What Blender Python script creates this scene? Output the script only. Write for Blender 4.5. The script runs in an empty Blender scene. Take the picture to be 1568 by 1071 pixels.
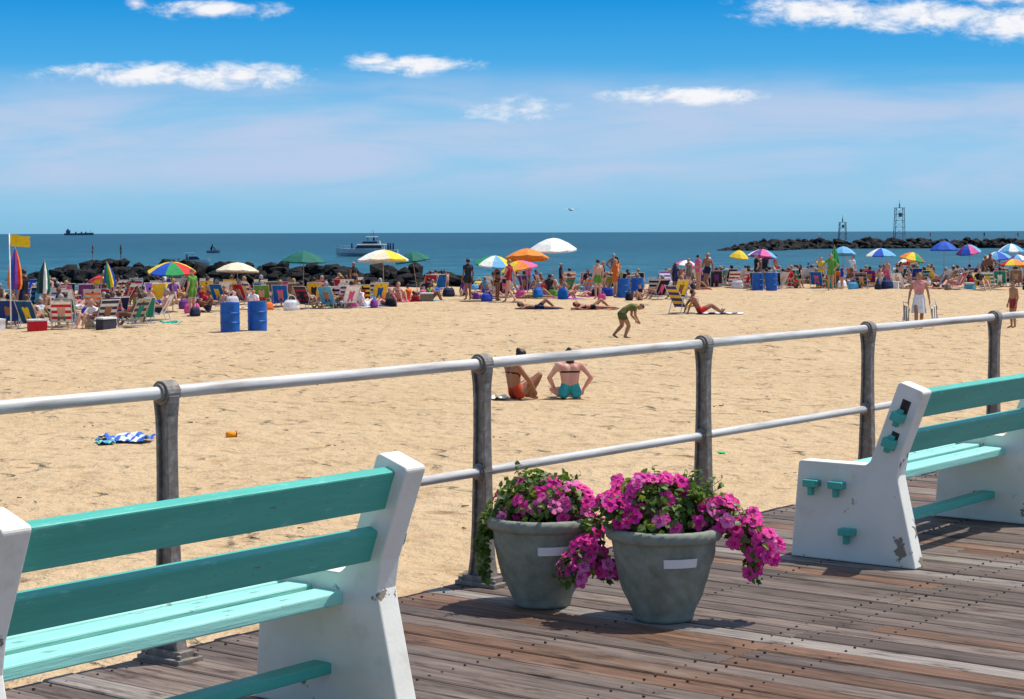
import bpy, bmesh, math, random
from mathutils import Vector, Matrix, noise
random.seed(11)
scene = bpy.context.scene
scene.view_settings.view_transform = 'Standard'
scene.view_settings.look = 'None'
scene.view_settings.exposure = 0
R = random.random
def U(a, b): return a + (b - a) * R()

def lin(r, g, b):
    def c(x):
        x /= 255.0
        return x / 12.92 if x <= 0.04045 else ((x + 0.055) / 1.055) ** 2.4
    return (c(r), c(g), c(b), 1.0)

# ------------------------------------------------------------------ materials
def new_mat(name):
    m = bpy.data.materials.new(name)
    m.use_nodes = True
    nt = m.node_tree
    return m, nt, nt.nodes["Principled BSDF"]

def N(nt, t, **kw):
    n = nt.nodes.new(t)
    for k, v in kw.items():
        setattr(n, k, v)
    return n

def mixcol(nt, fac, a, b, blend='MIX'):
    n = N(nt, 'ShaderNodeMix', data_type='RGBA', blend_type=blend)
    for sock, val in ((n.inputs[0], fac), (n.inputs[6], a), (n.inputs[7], b)):
        if hasattr(val, 'is_linked') or hasattr(val, 'links'):
            nt.links.new(val, sock)
        else:
            sock.default_value = val
    return n.outputs[2]

def ramp(nt, inp, stops, interp='LINEAR'):
    n = N(nt, 'ShaderNodeValToRGB')
    n.color_ramp.interpolation = interp
    el = n.color_ramp.elements
    while len(el) < len(stops):
        el.new(0.5)
    for e, (p, c) in zip(el, stops):
        e.position = p
        e.color = c if len(c) == 4 else (*c, 1)
    nt.links.new(inp, n.inputs[0])
    return n.outputs[0]

def coords(nt, scale=(1, 1, 1), kind='Object'):
    tc = N(nt, 'ShaderNodeTexCoord')
    mp = N(nt, 'ShaderNodeMapping')
    mp.inputs['Scale'].default_value = scale
    nt.links.new(tc.outputs[kind], mp.inputs[0])
    return mp.outputs[0]

def ntex(nt, vec, scale, detail=4, rough=0.55, dist=0.0):
    n = N(nt, 'ShaderNodeTexNoise')
    n.inputs['Scale'].default_value = scale
    n.inputs['Detail'].default_value = detail
    n.inputs['Roughness'].default_value = rough
    n.inputs['Distortion'].default_value = dist
    nt.links.new(vec, n.inputs['Vector'])
    return n.outputs[0]

def bump(nt, h, strength, dist, normal=None):
    n = N(nt, 'ShaderNodeBump')
    n.inputs['Strength'].default_value = strength
    n.inputs['Distance'].default_value = dist
    nt.links.new(h, n.inputs['Height'])
    if normal: nt.links.new(normal, n.inputs['Normal'])
    return n.outputs[0]

_cache = {}
def pmat(name, col, rough=0.6, var=0.2, scale=8.0, bstr=0.0, metal=0.0, spec=0.3):
    key = (name, tuple(round(c, 3) for c in col), rough)
    if key in _cache: return _cache[key]
    m, nt, b = new_mat(name)
    v = coords(nt)
    n = ntex(nt, v, scale, 2)
    dark = tuple(c * (1 - var) for c in col[:3]) + (1,)
    light = tuple(min(1, c * (1 + var * 0.6)) for c in col[:3]) + (1,)
    c = ramp(nt, n, [(0.3, dark), (0.7, light)])
    nt.links.new(c, b.inputs['Base Color'])
    b.inputs['Roughness'].default_value = rough
    b.inputs['Metallic'].default_value = metal
    b.inputs['Specular IOR Level'].default_value = spec
    if bstr:
        nt.links.new(bump(nt, n, bstr, 0.02), b.inputs['Normal'])
    _cache[key] = m
    return m

def cloth(r, g, b):
    return pmat("cloth_%d_%d_%d" % (r, g, b), lin(r, g, b), 0.75, 0.18, 9)

# ------------------------------------------------------------------ mesh builder
class MB:
    def __init__(s):
        s.v = []; s.f = []; s.m = []
    def add(s, vs, fs, mat=0):
        o = len(s.v)
        s.v += [tuple(p) for p in vs]
        for f in fs:
            s.f.append(tuple(i + o for i in f)); s.m.append(mat)
    def box(s, c, size, mat=0, rot=None):
        hx, hy, hz = size[0] / 2, size[1] / 2, size[2] / 2
        vs = [Vector((x, y, z)) for x in (-hx, hx) for y in (-hy, hy) for z in (-hz, hz)]
        if rot is not None: vs = [rot @ p for p in vs]
        c = Vector(c)
        s.add([p + c for p in vs], [(0, 1, 3, 2), (4, 6, 7, 5), (0, 4, 5, 1), (2, 3, 7, 6), (0, 2, 6, 4), (1, 5, 7, 3)], mat)
    def loft(s, rings, mat=0, closed=True, caps=True):
        n = len(rings[0]); o = len(s.v)
        for r in rings: s.v += [tuple(p) for p in r]
        for i in range(len(rings) - 1):
            for j in range(n if closed else n - 1):
                k = (j + 1) % n
                s.f.append((o + i * n + j, o + i * n + k, o + (i + 1) * n + k, o + (i + 1) * n + j)); s.m.append(mat)
        if caps:
            s.f.append(tuple(o + j for j in reversed(range(n)))); s.m.append(mat)
            s.f.append(tuple(o + (len(rings) - 1) * n + j for j in range(n))); s.m.append(mat)
    def tube(s, p1, p2, r1, r2=None, mat=0, seg=8, caps=True):
        r2 = r1 if r2 is None else r2
        p1 = Vector(p1); p2 = Vector(p2)
        d = (p2 - p1)
        if d.length < 1e-6: return
        q = d.to_track_quat('Z', 'Y')
        rings = []
        for p, r in ((p1, r1), (p2, r2)):
            rings.append([p + q @ Vector((r * math.cos(2 * math.pi * i / seg), r * math.sin(2 * math.pi * i / seg), 0)) for i in range(seg)])
        s.loft(rings, mat, True, caps)
    def capsule(s, p1, p2, r1, r2, mat=0, seg=12):
        p1 = Vector(p1); p2 = Vector(p2); d = p2 - p1
        if d.length < 1e-5: d = Vector((0, 0, 1e-3)); p2 = p1 + d
        q = d.to_track_quat('Z', 'Y'); rings = []
        for k in range(5):
            a = -math.pi / 2 + (k + 0.25) * (math.pi / 2) / 4.25
            rings.append((p1, r1 * math.cos(a), r1 * math.sin(a)))
        for k in range(5):
            a = (k) * (math.pi / 2) / 4.25
            rings.append((p2, r2 * math.cos(a), r2 * math.sin(a)))
        s.loft([[p + q @ Vector((rr * math.cos(2 * math.pi * i / seg), rr * math.sin(2 * math.pi * i / seg), h)) for i in range(seg)] for p, rr, h in rings], mat)
    def ell(s, c, rad, mat=0, seg=12, rings=8, rot=None):
        c = Vector(c); rr = []
        for k in range(rings + 1):
            a = -math.pi / 2 + (k + 0.02) * math.pi / (rings + 0.04)
            ring = []
            for i in range(seg):
                t = 2 * math.pi * i / seg
                p = Vector((rad[0] * math.cos(a) * math.cos(t), rad[1] * math.cos(a) * math.sin(t), rad[2] * math.sin(a)))
                if rot is not None: p = rot @ p
                ring.append(c + p)
            rr.append(ring)
        s.loft(rr, mat)
    def mesh(s, name, mats, smooth=False):
        me = bpy.data.meshes.new(name)
        me.from_pydata(s.v, [], s.f)
        for m in mats: me.materials.append(m)
        me.polygons.foreach_set('material_index', s.m)
        if smooth: me.polygons.foreach_set('use_smooth', [True] * len(s.f))
        me.update()
        return me
    def obj(s, name, mats, smooth=False, parent=None, loc=(0, 0, 0), rz=0.0, bevel=0.0, scale=1.0):
        me = s.mesh(name, mats, smooth)
        return place(name, me, loc, rz, parent, bevel, scale)

def place(name, me, loc=(0, 0, 0), rz=0.0, parent=None, bevel=0.0, scale=1.0):
    ob = bpy.data.objects.new(name, me)
    scene.collection.objects.link(ob)
    ob.location = loc; ob.rotation_euler = (0, 0, rz)
    ob.scale = (scale,) * 3 if not hasattr(scale, '__len__') else scale
    if parent: ob.parent = parent
    if bevel:
        b = ob.modifiers.new('bevel', 'BEVEL'); b.width = bevel; b.segments = 2; b.limit_method = 'ANGLE'
    return ob

def empty(name, loc=(0, 0, 0), rz=0.0):
    e = bpy.data.objects.new(name, None)
    scene.collection.objects.link(e)
    e.location = loc; e.rotation_euler = (0, 0, rz)
    e.empty_display_size = 0.3
    return e

# ------------------------------------------------------------------ frame of the boardwalk
A = math.atan2(0.7926, 0.610)          # railing direction
u = Vector((math.cos(A), math.sin(A), 0))
sea = Vector((-math.sin(A), math.cos(A), 0))   # towards the sea (local +Y)
SAND = -1.11
SEA = -3.35
def crest(x): return 98 + 0.35 * x
def sand_z(x, y):
    z = SAND
    d = y - crest(max(-60, min(60, x)))
    if -90 < x < 90 and -5 < y < 130:
        p = Vector((x, y, 0))
        z += 0.07 * noise.noise(p * 0.12) + 0.045 * noise.noise(p * 0.55) + 0.045 * noise.noise(p * 1.3)
    if d > 0:
        z -= 3.6 * min(1.0, d / 30.0) ** 1.15
    return z

# ------------------------------------------------------------------ camera
cam_d = bpy.data.cameras.new("camera")
cam = bpy.data.objects.new("camera", cam_d)
scene.collection.objects.link(cam)
cam_d.sensor_width = 36; cam_d.lens = 66.58
cam_d.clip_start = 0.1; cam_d.clip_end = 60000
rot = Matrix.Rotation(math.radians(90 - 3.54), 4, 'X') @ Matrix.Rotation(math.radians(-0.17), 4, 'Z')
cam.matrix_world = Matrix.Translation((0, 0, 1.65)) @ rot
scene.camera = cam

# ------------------------------------------------------------------ sun + sky
EL = math.radians(64)
sh = Vector((0.90, 0.42, 0)).normalized()
sdir = Vector((sh.x * math.cos(EL), sh.y * math.cos(EL), math.sin(EL)))
sl = bpy.data.lights.new("sun", 'SUN'); sl.energy = 4.7; sl.angle = math.radians(0.5); sl.color = (1.0, 0.95, 0.87)
so = bpy.data.objects.new("sun", sl); scene.collection.objects.link(so)
so.rotation_euler = sdir.to_track_quat('Z', 'Y').to_euler(); so.location = (20, 10, 40)

w = bpy.data.worlds.new("World"); scene.world = w; w.use_nodes = True
nt = w.node_tree; bg = nt.nodes["Background"]
STR = 0.15
bg.inputs['Strength'].default_value = STR
sky = N(nt, 'ShaderNodeTexSky', sky_type='NISHITA'); sky.sun_disc = False
sky.sun_elevation = EL; sky.sun_rotation = math.atan2(sh.x, sh.y)
tc = N(nt, 'ShaderNodeTexCoord'); sep = N(nt, 'ShaderNodeSeparateXYZ')
nt.links.new(tc.outputs['Generated'], sep.inputs[0])
def M(op, a, b=None, c=None, clamp=False):
    n = N(nt, 'ShaderNodeMath', operation=op); n.use_clamp = clamp
    for s, v in zip(n.inputs, (a, b, c)):
        if v is None: continue
        if isinstance(v, (int, float)): s.default_value = v
        else: nt.links.new(v, s)
    return n.outputs[0]
def smooth(v, lo, hi):
    n = N(nt, 'ShaderNodeMapRange', interpolation_type='SMOOTHSTEP')
    n.inputs['From Min'].default_value = lo; n.inputs['From Max'].default_value = hi
    nt.links.new(v, n.inputs[0]); return n.outputs[0]
dx, dy, dz = sep.outputs
K = 1.0 / STR
sc = lin
grad = ramp(nt, M('MULTIPLY', dz, 5.0), [(0.0, sc(132, 190, 222)), (0.07, sc(142, 198, 230)), (0.2, sc(152, 202, 236)),
     (0.32, sc(134, 195, 236)), (0.42, sc(80, 174, 232)), (0.62, sc(22, 146, 222)), (1.0, sc(10, 112, 205))])
# hazy pale bands and clouds, laid out by compass bearing (x/y) and slope (z/y)
ysafe = M('MAXIMUM', dy, 0.05)
az = M('DIVIDE', dx, ysafe); ev = M('DIVIDE', dz, ysafe)
cv = N(nt, 'ShaderNodeCombineXYZ'); nt.links.new(az, cv.inputs[0]); nt.links.new(ev, cv.inputs[2])
mp1 = N(nt, 'ShaderNodeMapping'); mp1.inputs['Scale'].default_value = (7, 1, 42); mp1.inputs['Rotation'].default_value = (0, .04, 0); nt.links.new(cv.outputs[0], mp1.inputs[0])
hz = ntex(nt, mp1.outputs[0], 1.0, 6, 0.55, 0.5)
band = M('MULTIPLY', smooth(ev, 0.008, 0.035), M('SUBTRACT', 1.0, smooth(ev, 0.062, 0.092)))
hzf = M('MULTIPLY', M('MULTIPLY', smooth(hz, 0.30, 0.66), band), 0.85)
col = mixcol(nt, hzf, grad, sc(188, 205, 234))
mp2 = N(nt, 'ShaderNodeMapping'); mp2.inputs['Scale'].default_value = (55, 1, 120); nt.links.new(cv.outputs[0], mp2.inputs[0])
cn = ntex(nt, mp2.outputs[0], 1.0, 7, 0.66, 0.3)
mp3 = N(nt, 'ShaderNodeMapping'); mp3.inputs['Scale'].default_value = (14, 1, 80); nt.links.new(cv.outputs[0], mp3.inputs[0])
cn2 = ntex(nt, mp3.outputs[0], 1.0, 3, 0.6)
clouds = [(-0.190, 0.0835, 0.052, 0.0055, 1), (-0.145, 0.0825, 0.035, 0.0068, 1), (-0.050, 0.0875, 0.029, 0.0050, 1), (-0.072, 0.0905, 0.012, 0.0035, .8),
          (-0.152, 0.1165, 0.033, 0.0045, .85), (0.160, 0.1165, 0.042, 0.0085, 1), (0.215, 0.1130, 0.038, 0.0088, 1), (0.262, 0.1085, 0.030, 0.0095, 1), (0.258, 0.122, 0.028, 0.006, .8),
          (0.091, 0.0712, 0.037, 0.0048, 1), (0.004, 0.064, 0.028, 0.0060, .55), (-0.196, 0.1205, 0.006, 0.0035, .8)]
cm = None
for a0, e0, wa, he, op in clouds:
    da = M('DIVIDE', M('SUBTRACT', az, a0), wa); de = M('DIVIDE', M('SUBTRACT', ev, e0), he)
    r = M('SQRT', M('ADD', M('MULTIPLY', da, da), M('MULTIPLY', de, de)))
    g = M('MULTIPLY', M('SUBTRACT', 1.3, r), op)
    cm = g if cm is None else M('MAXIMUM', cm, g)
g = M('ADD', cm, M('MULTIPLY', M('SUBTRACT', cn, 0.5), 2.5))
g = M('ADD', g, M('MULTIPLY', M('SUBTRACT', cn2, 0.5), 1.0))
g = M('MULTIPLY', smooth(g, 0.0, 1.2), smooth(cm, -0.25, 0.25))
cm = M('MULTIPLY', g, smooth(dy, 0.3, 0.5))
ccol = ramp(nt, cn, [(0.3, sc(205, 215, 238)), (0.55, sc(246, 247, 251))])
col = mixcol(nt, cm, col, ccol)
sclN = N(nt, 'ShaderNodeVectorMath', operation='SCALE'); nt.links.new(col, sclN.inputs[0]); sclN.inputs['Scale'].default_value = K
final = mixcol(nt, smooth(dz, 0.14, 0.35), sclN.outputs[0], sky.outputs[0])
nt.links.new(final, bg.inputs['Color'])

# ------------------------------------------------------------------ sand
m, nt, b = new_mat("beach_sand")
v = coords(nt)
n1 = ntex(nt, v, 0.35, 4); n2 = ntex(nt, v, 2.6, 6, 0.6); n3 = ntex(nt, v, 45, 2, 0.7)
c1 = ramp(nt, n1, [(0.3, (0.55, 0.395, 0.228)), (0.7, (0.60, 0.445, 0.268))])
c2 = mixcol(nt, ramp(nt, n2, [(0.34, (.9,) * 3), (0.47, (0, 0, 0))]), c1, (0.45, 0.305, 0.165, 1))  # brown spots in the hollows: dimple shade painted into the sand colour
vo = N(nt, 'ShaderNodeTexVoronoi'); vo.inputs['Scale'].default_value = 1.25; vo.inputs['Randomness'].default_value = 1
dist = N(nt, 'ShaderNodeVectorMath', operation='ADD')
nn = N(nt, 'ShaderNodeTexNoise'); nn.inputs['Scale'].default_value = 2.0; nn.inputs['Detail'].default_value = 2
nt.links.new(v, nn.inputs['Vector']); nt.links.new(v, dist.inputs[0]); nt.links.new(nn.outputs[1], dist.inputs[1])
nt.links.new(dist.outputs[0], vo.inputs['Vector'])
foot = ramp(nt, vo.outputs[0], [(0.05, (0, 0, 0)), (0.32, (1, 1, 1))])
c4 = mixcol(nt, ramp(nt, n3, [(0.3, (0.25,) * 3), (0.5, (0, 0, 0))]), c2, (0.35, 0.23, 0.12, 1))
nt.links.new(c4, b.inputs['Base Color'])
b.inputs['Roughness'].default_value = 0.95; b.inputs['Specular IOR Level'].default_value = 0.1
nb = bump(nt, n2, 0.95, 0.24)
nb = bump(nt, foot, 0.9, 0.12, nb)
nb = bump(nt, n3, 0.4, 0.01, nb)
nt.links.new(nb, b.inputs['Normal'])
sand_m = m

def axis(lo, hi, step, far_lo, far_hi):
    a = []; x = lo
    while x < hi: a.append(x); x += step
    a.append(hi)
    s = step; x = lo; l = []
    while x > far_lo: s *= 1.5; x -= s; l.append(max(x, far_lo))
    s = step; x = hi; r = []
    while x < far_hi: s *= 1.5; x += s; r.append(min(x, far_hi))
    return l[::-1] + a + r
xs = axis(-24, 32, 0.32, -3000, 3000)
ys = axis(6, 112, 0.32, -400, 170)
mb = MB()
nx = len(xs)
for y in ys:
    for x in xs:
        mb.v.append((x, y, sand_z(x, y)))
for j in range(len(ys) - 1):
    for i in range(nx - 1):
        mb.f.append((j * nx + i, j * nx + i + 1, (j + 1) * nx + i + 1, (j + 1) * nx + i)); mb.m.append(0)
mb.obj("beach_sand", [sand_m], True)
# scattered dry seaweed and shell litter
mb = MB()
for _ in range(150):
    y = 16 + 62 * R() ** 1.1; x = U(-.32, .32) * y; z = sand_z(x, y)
    k = U(.012, .032)
    for _k in range(random.choice([1, 2, 3])):
        a = R() * 6.28; p = Vector((x + U(-.1, .1), y + U(-.1, .1), z + .008)); q = p + Vector((math.cos(a), math.sin(a), U(-.1, .15))) * k * U(1, 3)
        mb.tube(p, q, k * .35, k * .15, 0, 5)
mb.obj("seaweed_litter", [pmat("dry_seaweed", (0.16, .10, .05, 1), .9, .5, 9)])

# ------------------------------------------------------------------ sea
m, nt, b = new_mat("sea_water")
v = coords(nt, (0.45, 1, 1))
wv = ntex(nt, v, 0.32, 6, 0.65, 0.5)
wl = ntex(nt, coords(nt, (0.015, 0.06, 1)), 1.0, 5, 0.6)
wc = ntex(nt, coords(nt, (0.11, 0.5, 1)), 1.0, 7, 0.65, 0.6)
tcx = N(nt, 'ShaderNodeTexCoord'); sp = N(nt, 'ShaderNodeSeparateXYZ'); nt.links.new(tcx.outputs['Object'], sp.inputs[0])
near = N(nt, 'ShaderNodeMapRange'); near.inputs['From Min'].default_value = 700; near.inputs['From Max'].default_value = 160
nt.links.new(sp.outputs[1], near.inputs[0])
c = ramp(nt, wl, [(0.34, (0.003, 0.050, 0.084)), (0.66, (0.010, 0.125, 0.16))])
c = mixcol(nt, near.outputs[0], c, mixcol(nt, .55, c, (0.03, 0.20, 0.25, 1)))
c = mixcol(nt, ramp(nt, wv, [(0.40, (.95,) * 3), (0.56, (0, 0, 0))]), c, (0.002, 0.034, 0.06, 1))
mr = N(nt, 'ShaderNodeMapRange'); mr.inputs['From Min'].default_value = 130; mr.inputs['From Max'].default_value = 420
mr.inputs['To Min'].default_value = 0.585; mr.inputs['To Max'].default_value = 0.69
nt.links.new(sp.outputs[1], mr.inputs[0])
sb = N(nt, 'ShaderNodeMath', operation='SUBTRACT'); nt.links.new(wc, sb.inputs[0]); nt.links.new(mr.outputs[0], sb.inputs[1])
ml = N(nt, 'ShaderNodeMath', operation='MULTIPLY', use_clamp=True); nt.links.new(sb.outputs[0], ml.inputs[0]); ml.inputs[1].default_value = 14
c = mixcol(nt, ml.outputs[0], c, (0.65, 0.72, 0.75, 1))
nt.links.new(c, b.inputs['Base Color'])
b.inputs['Roughness'].default_value = 0.35; b.inputs['Specular IOR Level'].default_value = 0.10
nt.links.new(bump(nt, wv, 1.0, 0.9), b.inputs['Normal'])
mb = MB()
xa = [-40000, -3000, -300, 0, 300, 3000, 40000]; ya = [60, 150, 400, 1500, 8000, 45000]
for y in ya:
    for x in xa: mb.v.append((x, y, SEA))
for j in range(len(ya) - 1):
    for i in range(len(xa) - 1):
        n = len(xa); mb.f.append((j * n + i, j * n + i + 1, (j + 1) * n + i + 1, (j + 1) * n + i)); mb.m.append(0)
mb.obj("sea_water", [m])

# ------------------------------------------------------------------ boardwalk
POST0 = Vector((-0.14, 8.80, 0)); SP = 1.950
EDGE = POST0 + sea * 0.13
m, nt, b = new_mat("weathered_planks")
at = N(nt, 'ShaderNodeAttribute'); at.attribute_name = 'tone'
g = ntex(nt, coords(nt, (55, 2.2, 55)), 1.0, 6, 0.65, 0.2)
g2 = ntex(nt, coords(nt, (5, 0.8, 5)), 1.0, 5, 0.65)
g3 = ntex(nt, coords(nt, (11, 2.5, 11)), 1.0, 6, 0.72)
c = mixcol(nt, 1.0, at.outputs['Color'], ramp(nt, g, [(0.28, (0.32,) * 3), (0.48, (0.92,) * 3), (0.72, (1.5, 1.45, 1.4))]), 'MULTIPLY')
c = mixcol(nt, ramp(nt, g2, [(0.54, (0, 0, 0)), (0.72, (0.65,) * 3)]), c, (0.30, 0.245, 0.20, 1))
c = mixcol(nt, ramp(nt, g3, [(0.34, (0.85,) * 3), (0.47, (0, 0, 0))]), c, (0.04, 0.022, 0.014, 1))
nt.links.new(c, b.inputs['Base Color'])
b.inputs['Roughness'].default_value = 0.7; b.inputs['Specular IOR Level'].default_value = 0.2
nt.links.new(bump(nt, g, 0.7, 0.008), b.inputs['Normal'])
plank_m = m
mb = MB(); tones = []
PW = 0.145
i0, i1 = int(-9 / PW), int(30 / PW)
def addboard(xa, xb, ya, yb, z, t):
    zt = z; c = 0.005
    vs = [(xa, ya, zt - .04), (xb, ya, zt - .04), (xb, yb, zt - .04), (xa, yb, zt - .04),
          (xa, ya, zt - c), (xb, ya, zt - c), (xb, yb, zt - c), (xa, yb, zt - c),
          (xa + c, ya + c, zt), (xb - c, ya + c, zt), (xb - c, yb - c, zt), (xa + c, yb - c, zt)]
    mb.add(vs, [(3, 2, 1, 0), (0, 1, 5, 4), (1, 2, 6, 5), (2, 3, 7, 6), (3, 0, 4, 7), (4, 5, 9, 8), (5, 6, 10, 9), (6, 7, 11, 10), (7, 4, 8, 11), (8, 9, 10, 11)])
    tones.extend([t] * 12)
for i in range(i0, i1):
    x = i * PW
    y = (-1.85 if (i // 5) % 2 else -3.1) if R() < .85 else -U(1.4, 3.8)
    y0 = 0.0 + U(-0.012, 0.012)
    while y0 > -14:
        s = R()
        inner = 0.0 if y0 > -1 else 1.0
        if s < 0.16 + 0.42 * inner: k = U(.85, 1.4); t = (.155 * k, .088 * k, .056 * k)       # browner
        elif s < 0.86: k = U(.085, .165); t = (k * 1.22, k * 0.93, k * 0.77)
        else: k = U(.19, .28); t = (k * 1.10, k * 0.96, k * 0.84)
        addboard(x + .004, x + PW - .004, max(y, -14), y0 - .003, U(-0.003, 0.003), (*t, 1))
        y0 = y; y -= random.choice([2.4, 3.0, 3.6])
deck = mb.obj("boardwalk", [plank_m], False, None, EDGE, A)
ca = deck.data.color_attributes.new('tone', 'FLOAT_COLOR', 'POINT')
ca.data.foreach_set('color', [k for t in tones for k in t])
darkwood = pmat("joist_timber", (0.05, 0.04, 0.034, 1), .85, .4, 6)
sb = MB()
for k in range(0, 14):
    sb.box((10.5, -0.06 - k * 1.05, -0.14), (39, .09, .19))
for k in range(-4, 15):
    for q in (-0.3, -6, -12):
        sb.tube((k * 2.1, q, -1.6), (k * 2.1, q, -0.236), .12, .12, seg=10)
sb.obj("joists", [darkwood], False, deck)
# small nail heads along the joist lines
sb = MB()
for i in range(int(-3 / PW), int(8 / PW)):
    for q in (-.10, -1.11, -1.78, -1.92, -2.16, -3.03):
        for o in (.035, .11): sb.tube((i * PW + o, q + U(-.012, .012), .0005), (i * PW + o, q, .0035), .0045, .0045, 0, 6)
sb.obj("nail_heads", [pmat("rusty_nail", (.05, .035, .03, 1), .7)], False, deck)

# ------------------------------------------------------------------ railing
m, nt, b = new_mat("cast_post_metal")
v = coords(nt)
n = ntex(nt, v, 26, 6, 0.65); n2 = ntex(nt, v, 7, 4)
c = ramp(nt, n, [(0.3, (0.12, 0.10, 0.085)), (0.55, (0.24, 0.215, 0.19)), (0.75, (0.42, 0.39, 0.36))])
c = mixcol(nt, ramp(nt, n2, [(0.5, (0, 0, 0)), (0.7, (.7,) * 3)]), c, (0.19, 0.12, 0.08, 1))
nt.links.new(c, b.inputs['Base Color']); b.inputs['Roughness'].default_value = 0.6; b.inputs['Metallic'].default_value = 0.1
nt.links.new(bump(nt, n, 0.4, 0.006), b.inputs['Normal'])
post_m = m
m, nt, b = new_mat("painted_rail_pipe")
n = ntex(nt, coords(nt, (2, 25, 25)), 1, 6, 0.6)
c = ramp(nt, n, [(0.3, (0.30, 0.27, 0.24)), (0.5, (0.60, 0.585, 0.55)), (0.75, (0.72, 0.71, 0.69))])
nt.links.new(c, b.inputs['Base Color']); b.inputs['Roughness'].default_value = 0.45
rail_m = m
rail = empty("boardwalk_railing", POST0, A)
prof = [(0.0, .088), (.05, .070), (.13, .056), (.28, .046), (.48, .040), (.70, .034), (.86, .033), (.95, .037), (1.0, .045), (1.03, .047)]
pm = MB()
def strip(y0f, y1f, hw):
    rings = []
    for z, wd in prof:
        ya, yb = y0f(wd), y1f(wd)
        rings.append([(-hw, ya, z), (hw, ya, z), (hw, yb, z), (-hw, yb, z)])
    pm.loft(rings)
strip(lambda w_: -w_, lambda w_: -w_ + .015, .027)
strip(lambda w_: w_ - .015, lambda w_: w_, .027)
strip(lambda w_: -w_ + .014, lambda w_: w_ - .014, .010)
def headcyl(z, r, hw, seg=20):
    pm.tube((-hw, 0, z), (hw, 0, z), r, r, seg=seg)
headcyl(1.04, .047, .033); headcyl(1.04, .036, .046)
headcyl(.535, .040, .032); headcyl(.535, .032, .042)
pm.box((0, 0, .010), (.13, .235, .02)); pm.box((0, 0, .03), (.075, .19, .03))
for sx in (-.045, .045):
    for sy in (-.10, .10): pm.tube((sx, sy, .018), (sx, sy, .036), .011, seg=6)
pmesh = pm.mesh("railing_post", [post_m])
for k in range(-4, 12):
    place("railing_post", pmesh, (k * SP, 0, 0), 0, rail, 0.003)
rm = MB()
for k in range(-4, 11):
    for z, r in ((1.04, .0255), (.535, .0225)):
        rm.tube((k * SP + .02, 0, z), ((k + 1) * SP - .02, 0, z), r, r, seg=16, caps=False)
rm.obj("rail_pipes", [rail_m], True, rail)

# ------------------------------------------------------------------ benches
m, nt, b = new_mat("painted_concrete")
v = coords(nt, kind='Object')
oi = N(nt, 'ShaderNodeObjectInfo')
n = ntex(nt, v, 5.5, 8, 0.62); n2 = ntex(nt, v, 2.2, 5); n3 = ntex(nt, v, 60, 3)
c = ramp(nt, n2, [(0.32, (0.74, 0.72, 0.60)), (0.62, (0.87, 0.85, 0.76))])
c = mixcol(nt, ramp(nt, n, [(0.3, (.4,) * 3), (0.42, (0, 0, 0))]), c, (0.56, 0.54, 0.42, 1))
chip = ramp(nt, n, [(0.632, (0, 0, 0)), (0.645, (1, 1, 1))])
c = mixcol(nt, chip, c, (0.26, 0.21, 0.16, 1))
nt.links.new(c, b.inputs['Base Color']); b.inputs['Roughness'].default_value = 0.7
inv = ramp(nt, n, [(0.632, (1, 1, 1)), (0.645, (0, 0, 0))])
nb = bump(nt, inv, 0.7, 0.005); nb = bump(nt, n3, 0.3, 0.003, nb)
nt.links.new(nb, b.inputs['Normal'])
conc_m = m
def teal(name, c0, c1, worn):
    m, nt, b = new_mat(name)
    n = ntex(nt, coords(nt, (1.2, 9, 9)), 1, 5, 0.6); n2 = ntex(nt, coords(nt, (6, 22, 22)), 1, 7, 0.7); n3 = ntex(nt, coords(nt, (3, 70, 70)), 1, 4)
    c = ramp(nt, n, [(0.3, c0), (0.7, c1)])
    c = mixcol(nt, ramp(nt, n2, [(0.28, (.6,) * 3), (0.41, (0, 0, 0))]), c, (0.35, 0.72, 0.62, 1))
    c = mixcol(nt, ramp(nt, n2, [(0.63, (0, 0, 0)), (0.65, (worn,) * 3)]), c, (0.13, 0.14, 0.11, 1))
    nt.links.new(c, b.inputs['Base Color']); b.inputs['Roughness'].default_value = 0.45
    nb = bump(nt, n3, 0.4, 0.006); nb = bump(nt, n2, 0.35, 0.006, nb)
    nt.links.new(nb, b.inputs['Normal'])
    return m
teal_back = teal("slat_teal_dark", (0.040, 0.36, 0.285), (0.080, 0.48, 0.39), 0.9)  # darker tone for back slats, stretcher and tenons
teal_seat = teal("slat_teal_pale", (0.26, 0.68, 0.57), (0.38, 0.78, 0.68), 0.75)  # paler tone for the seat slats
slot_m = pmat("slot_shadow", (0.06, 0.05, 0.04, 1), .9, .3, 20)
BT = 0.10
outline = [(0, 0), (.04, .485), (.055, .495), (.415, .495), (.44, .515), (.585, .905), (.60, .915), (.715, .875), (.72, .862), (.602, .55), (.585, .45), (.60, .38), (.69, 0)]
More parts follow.
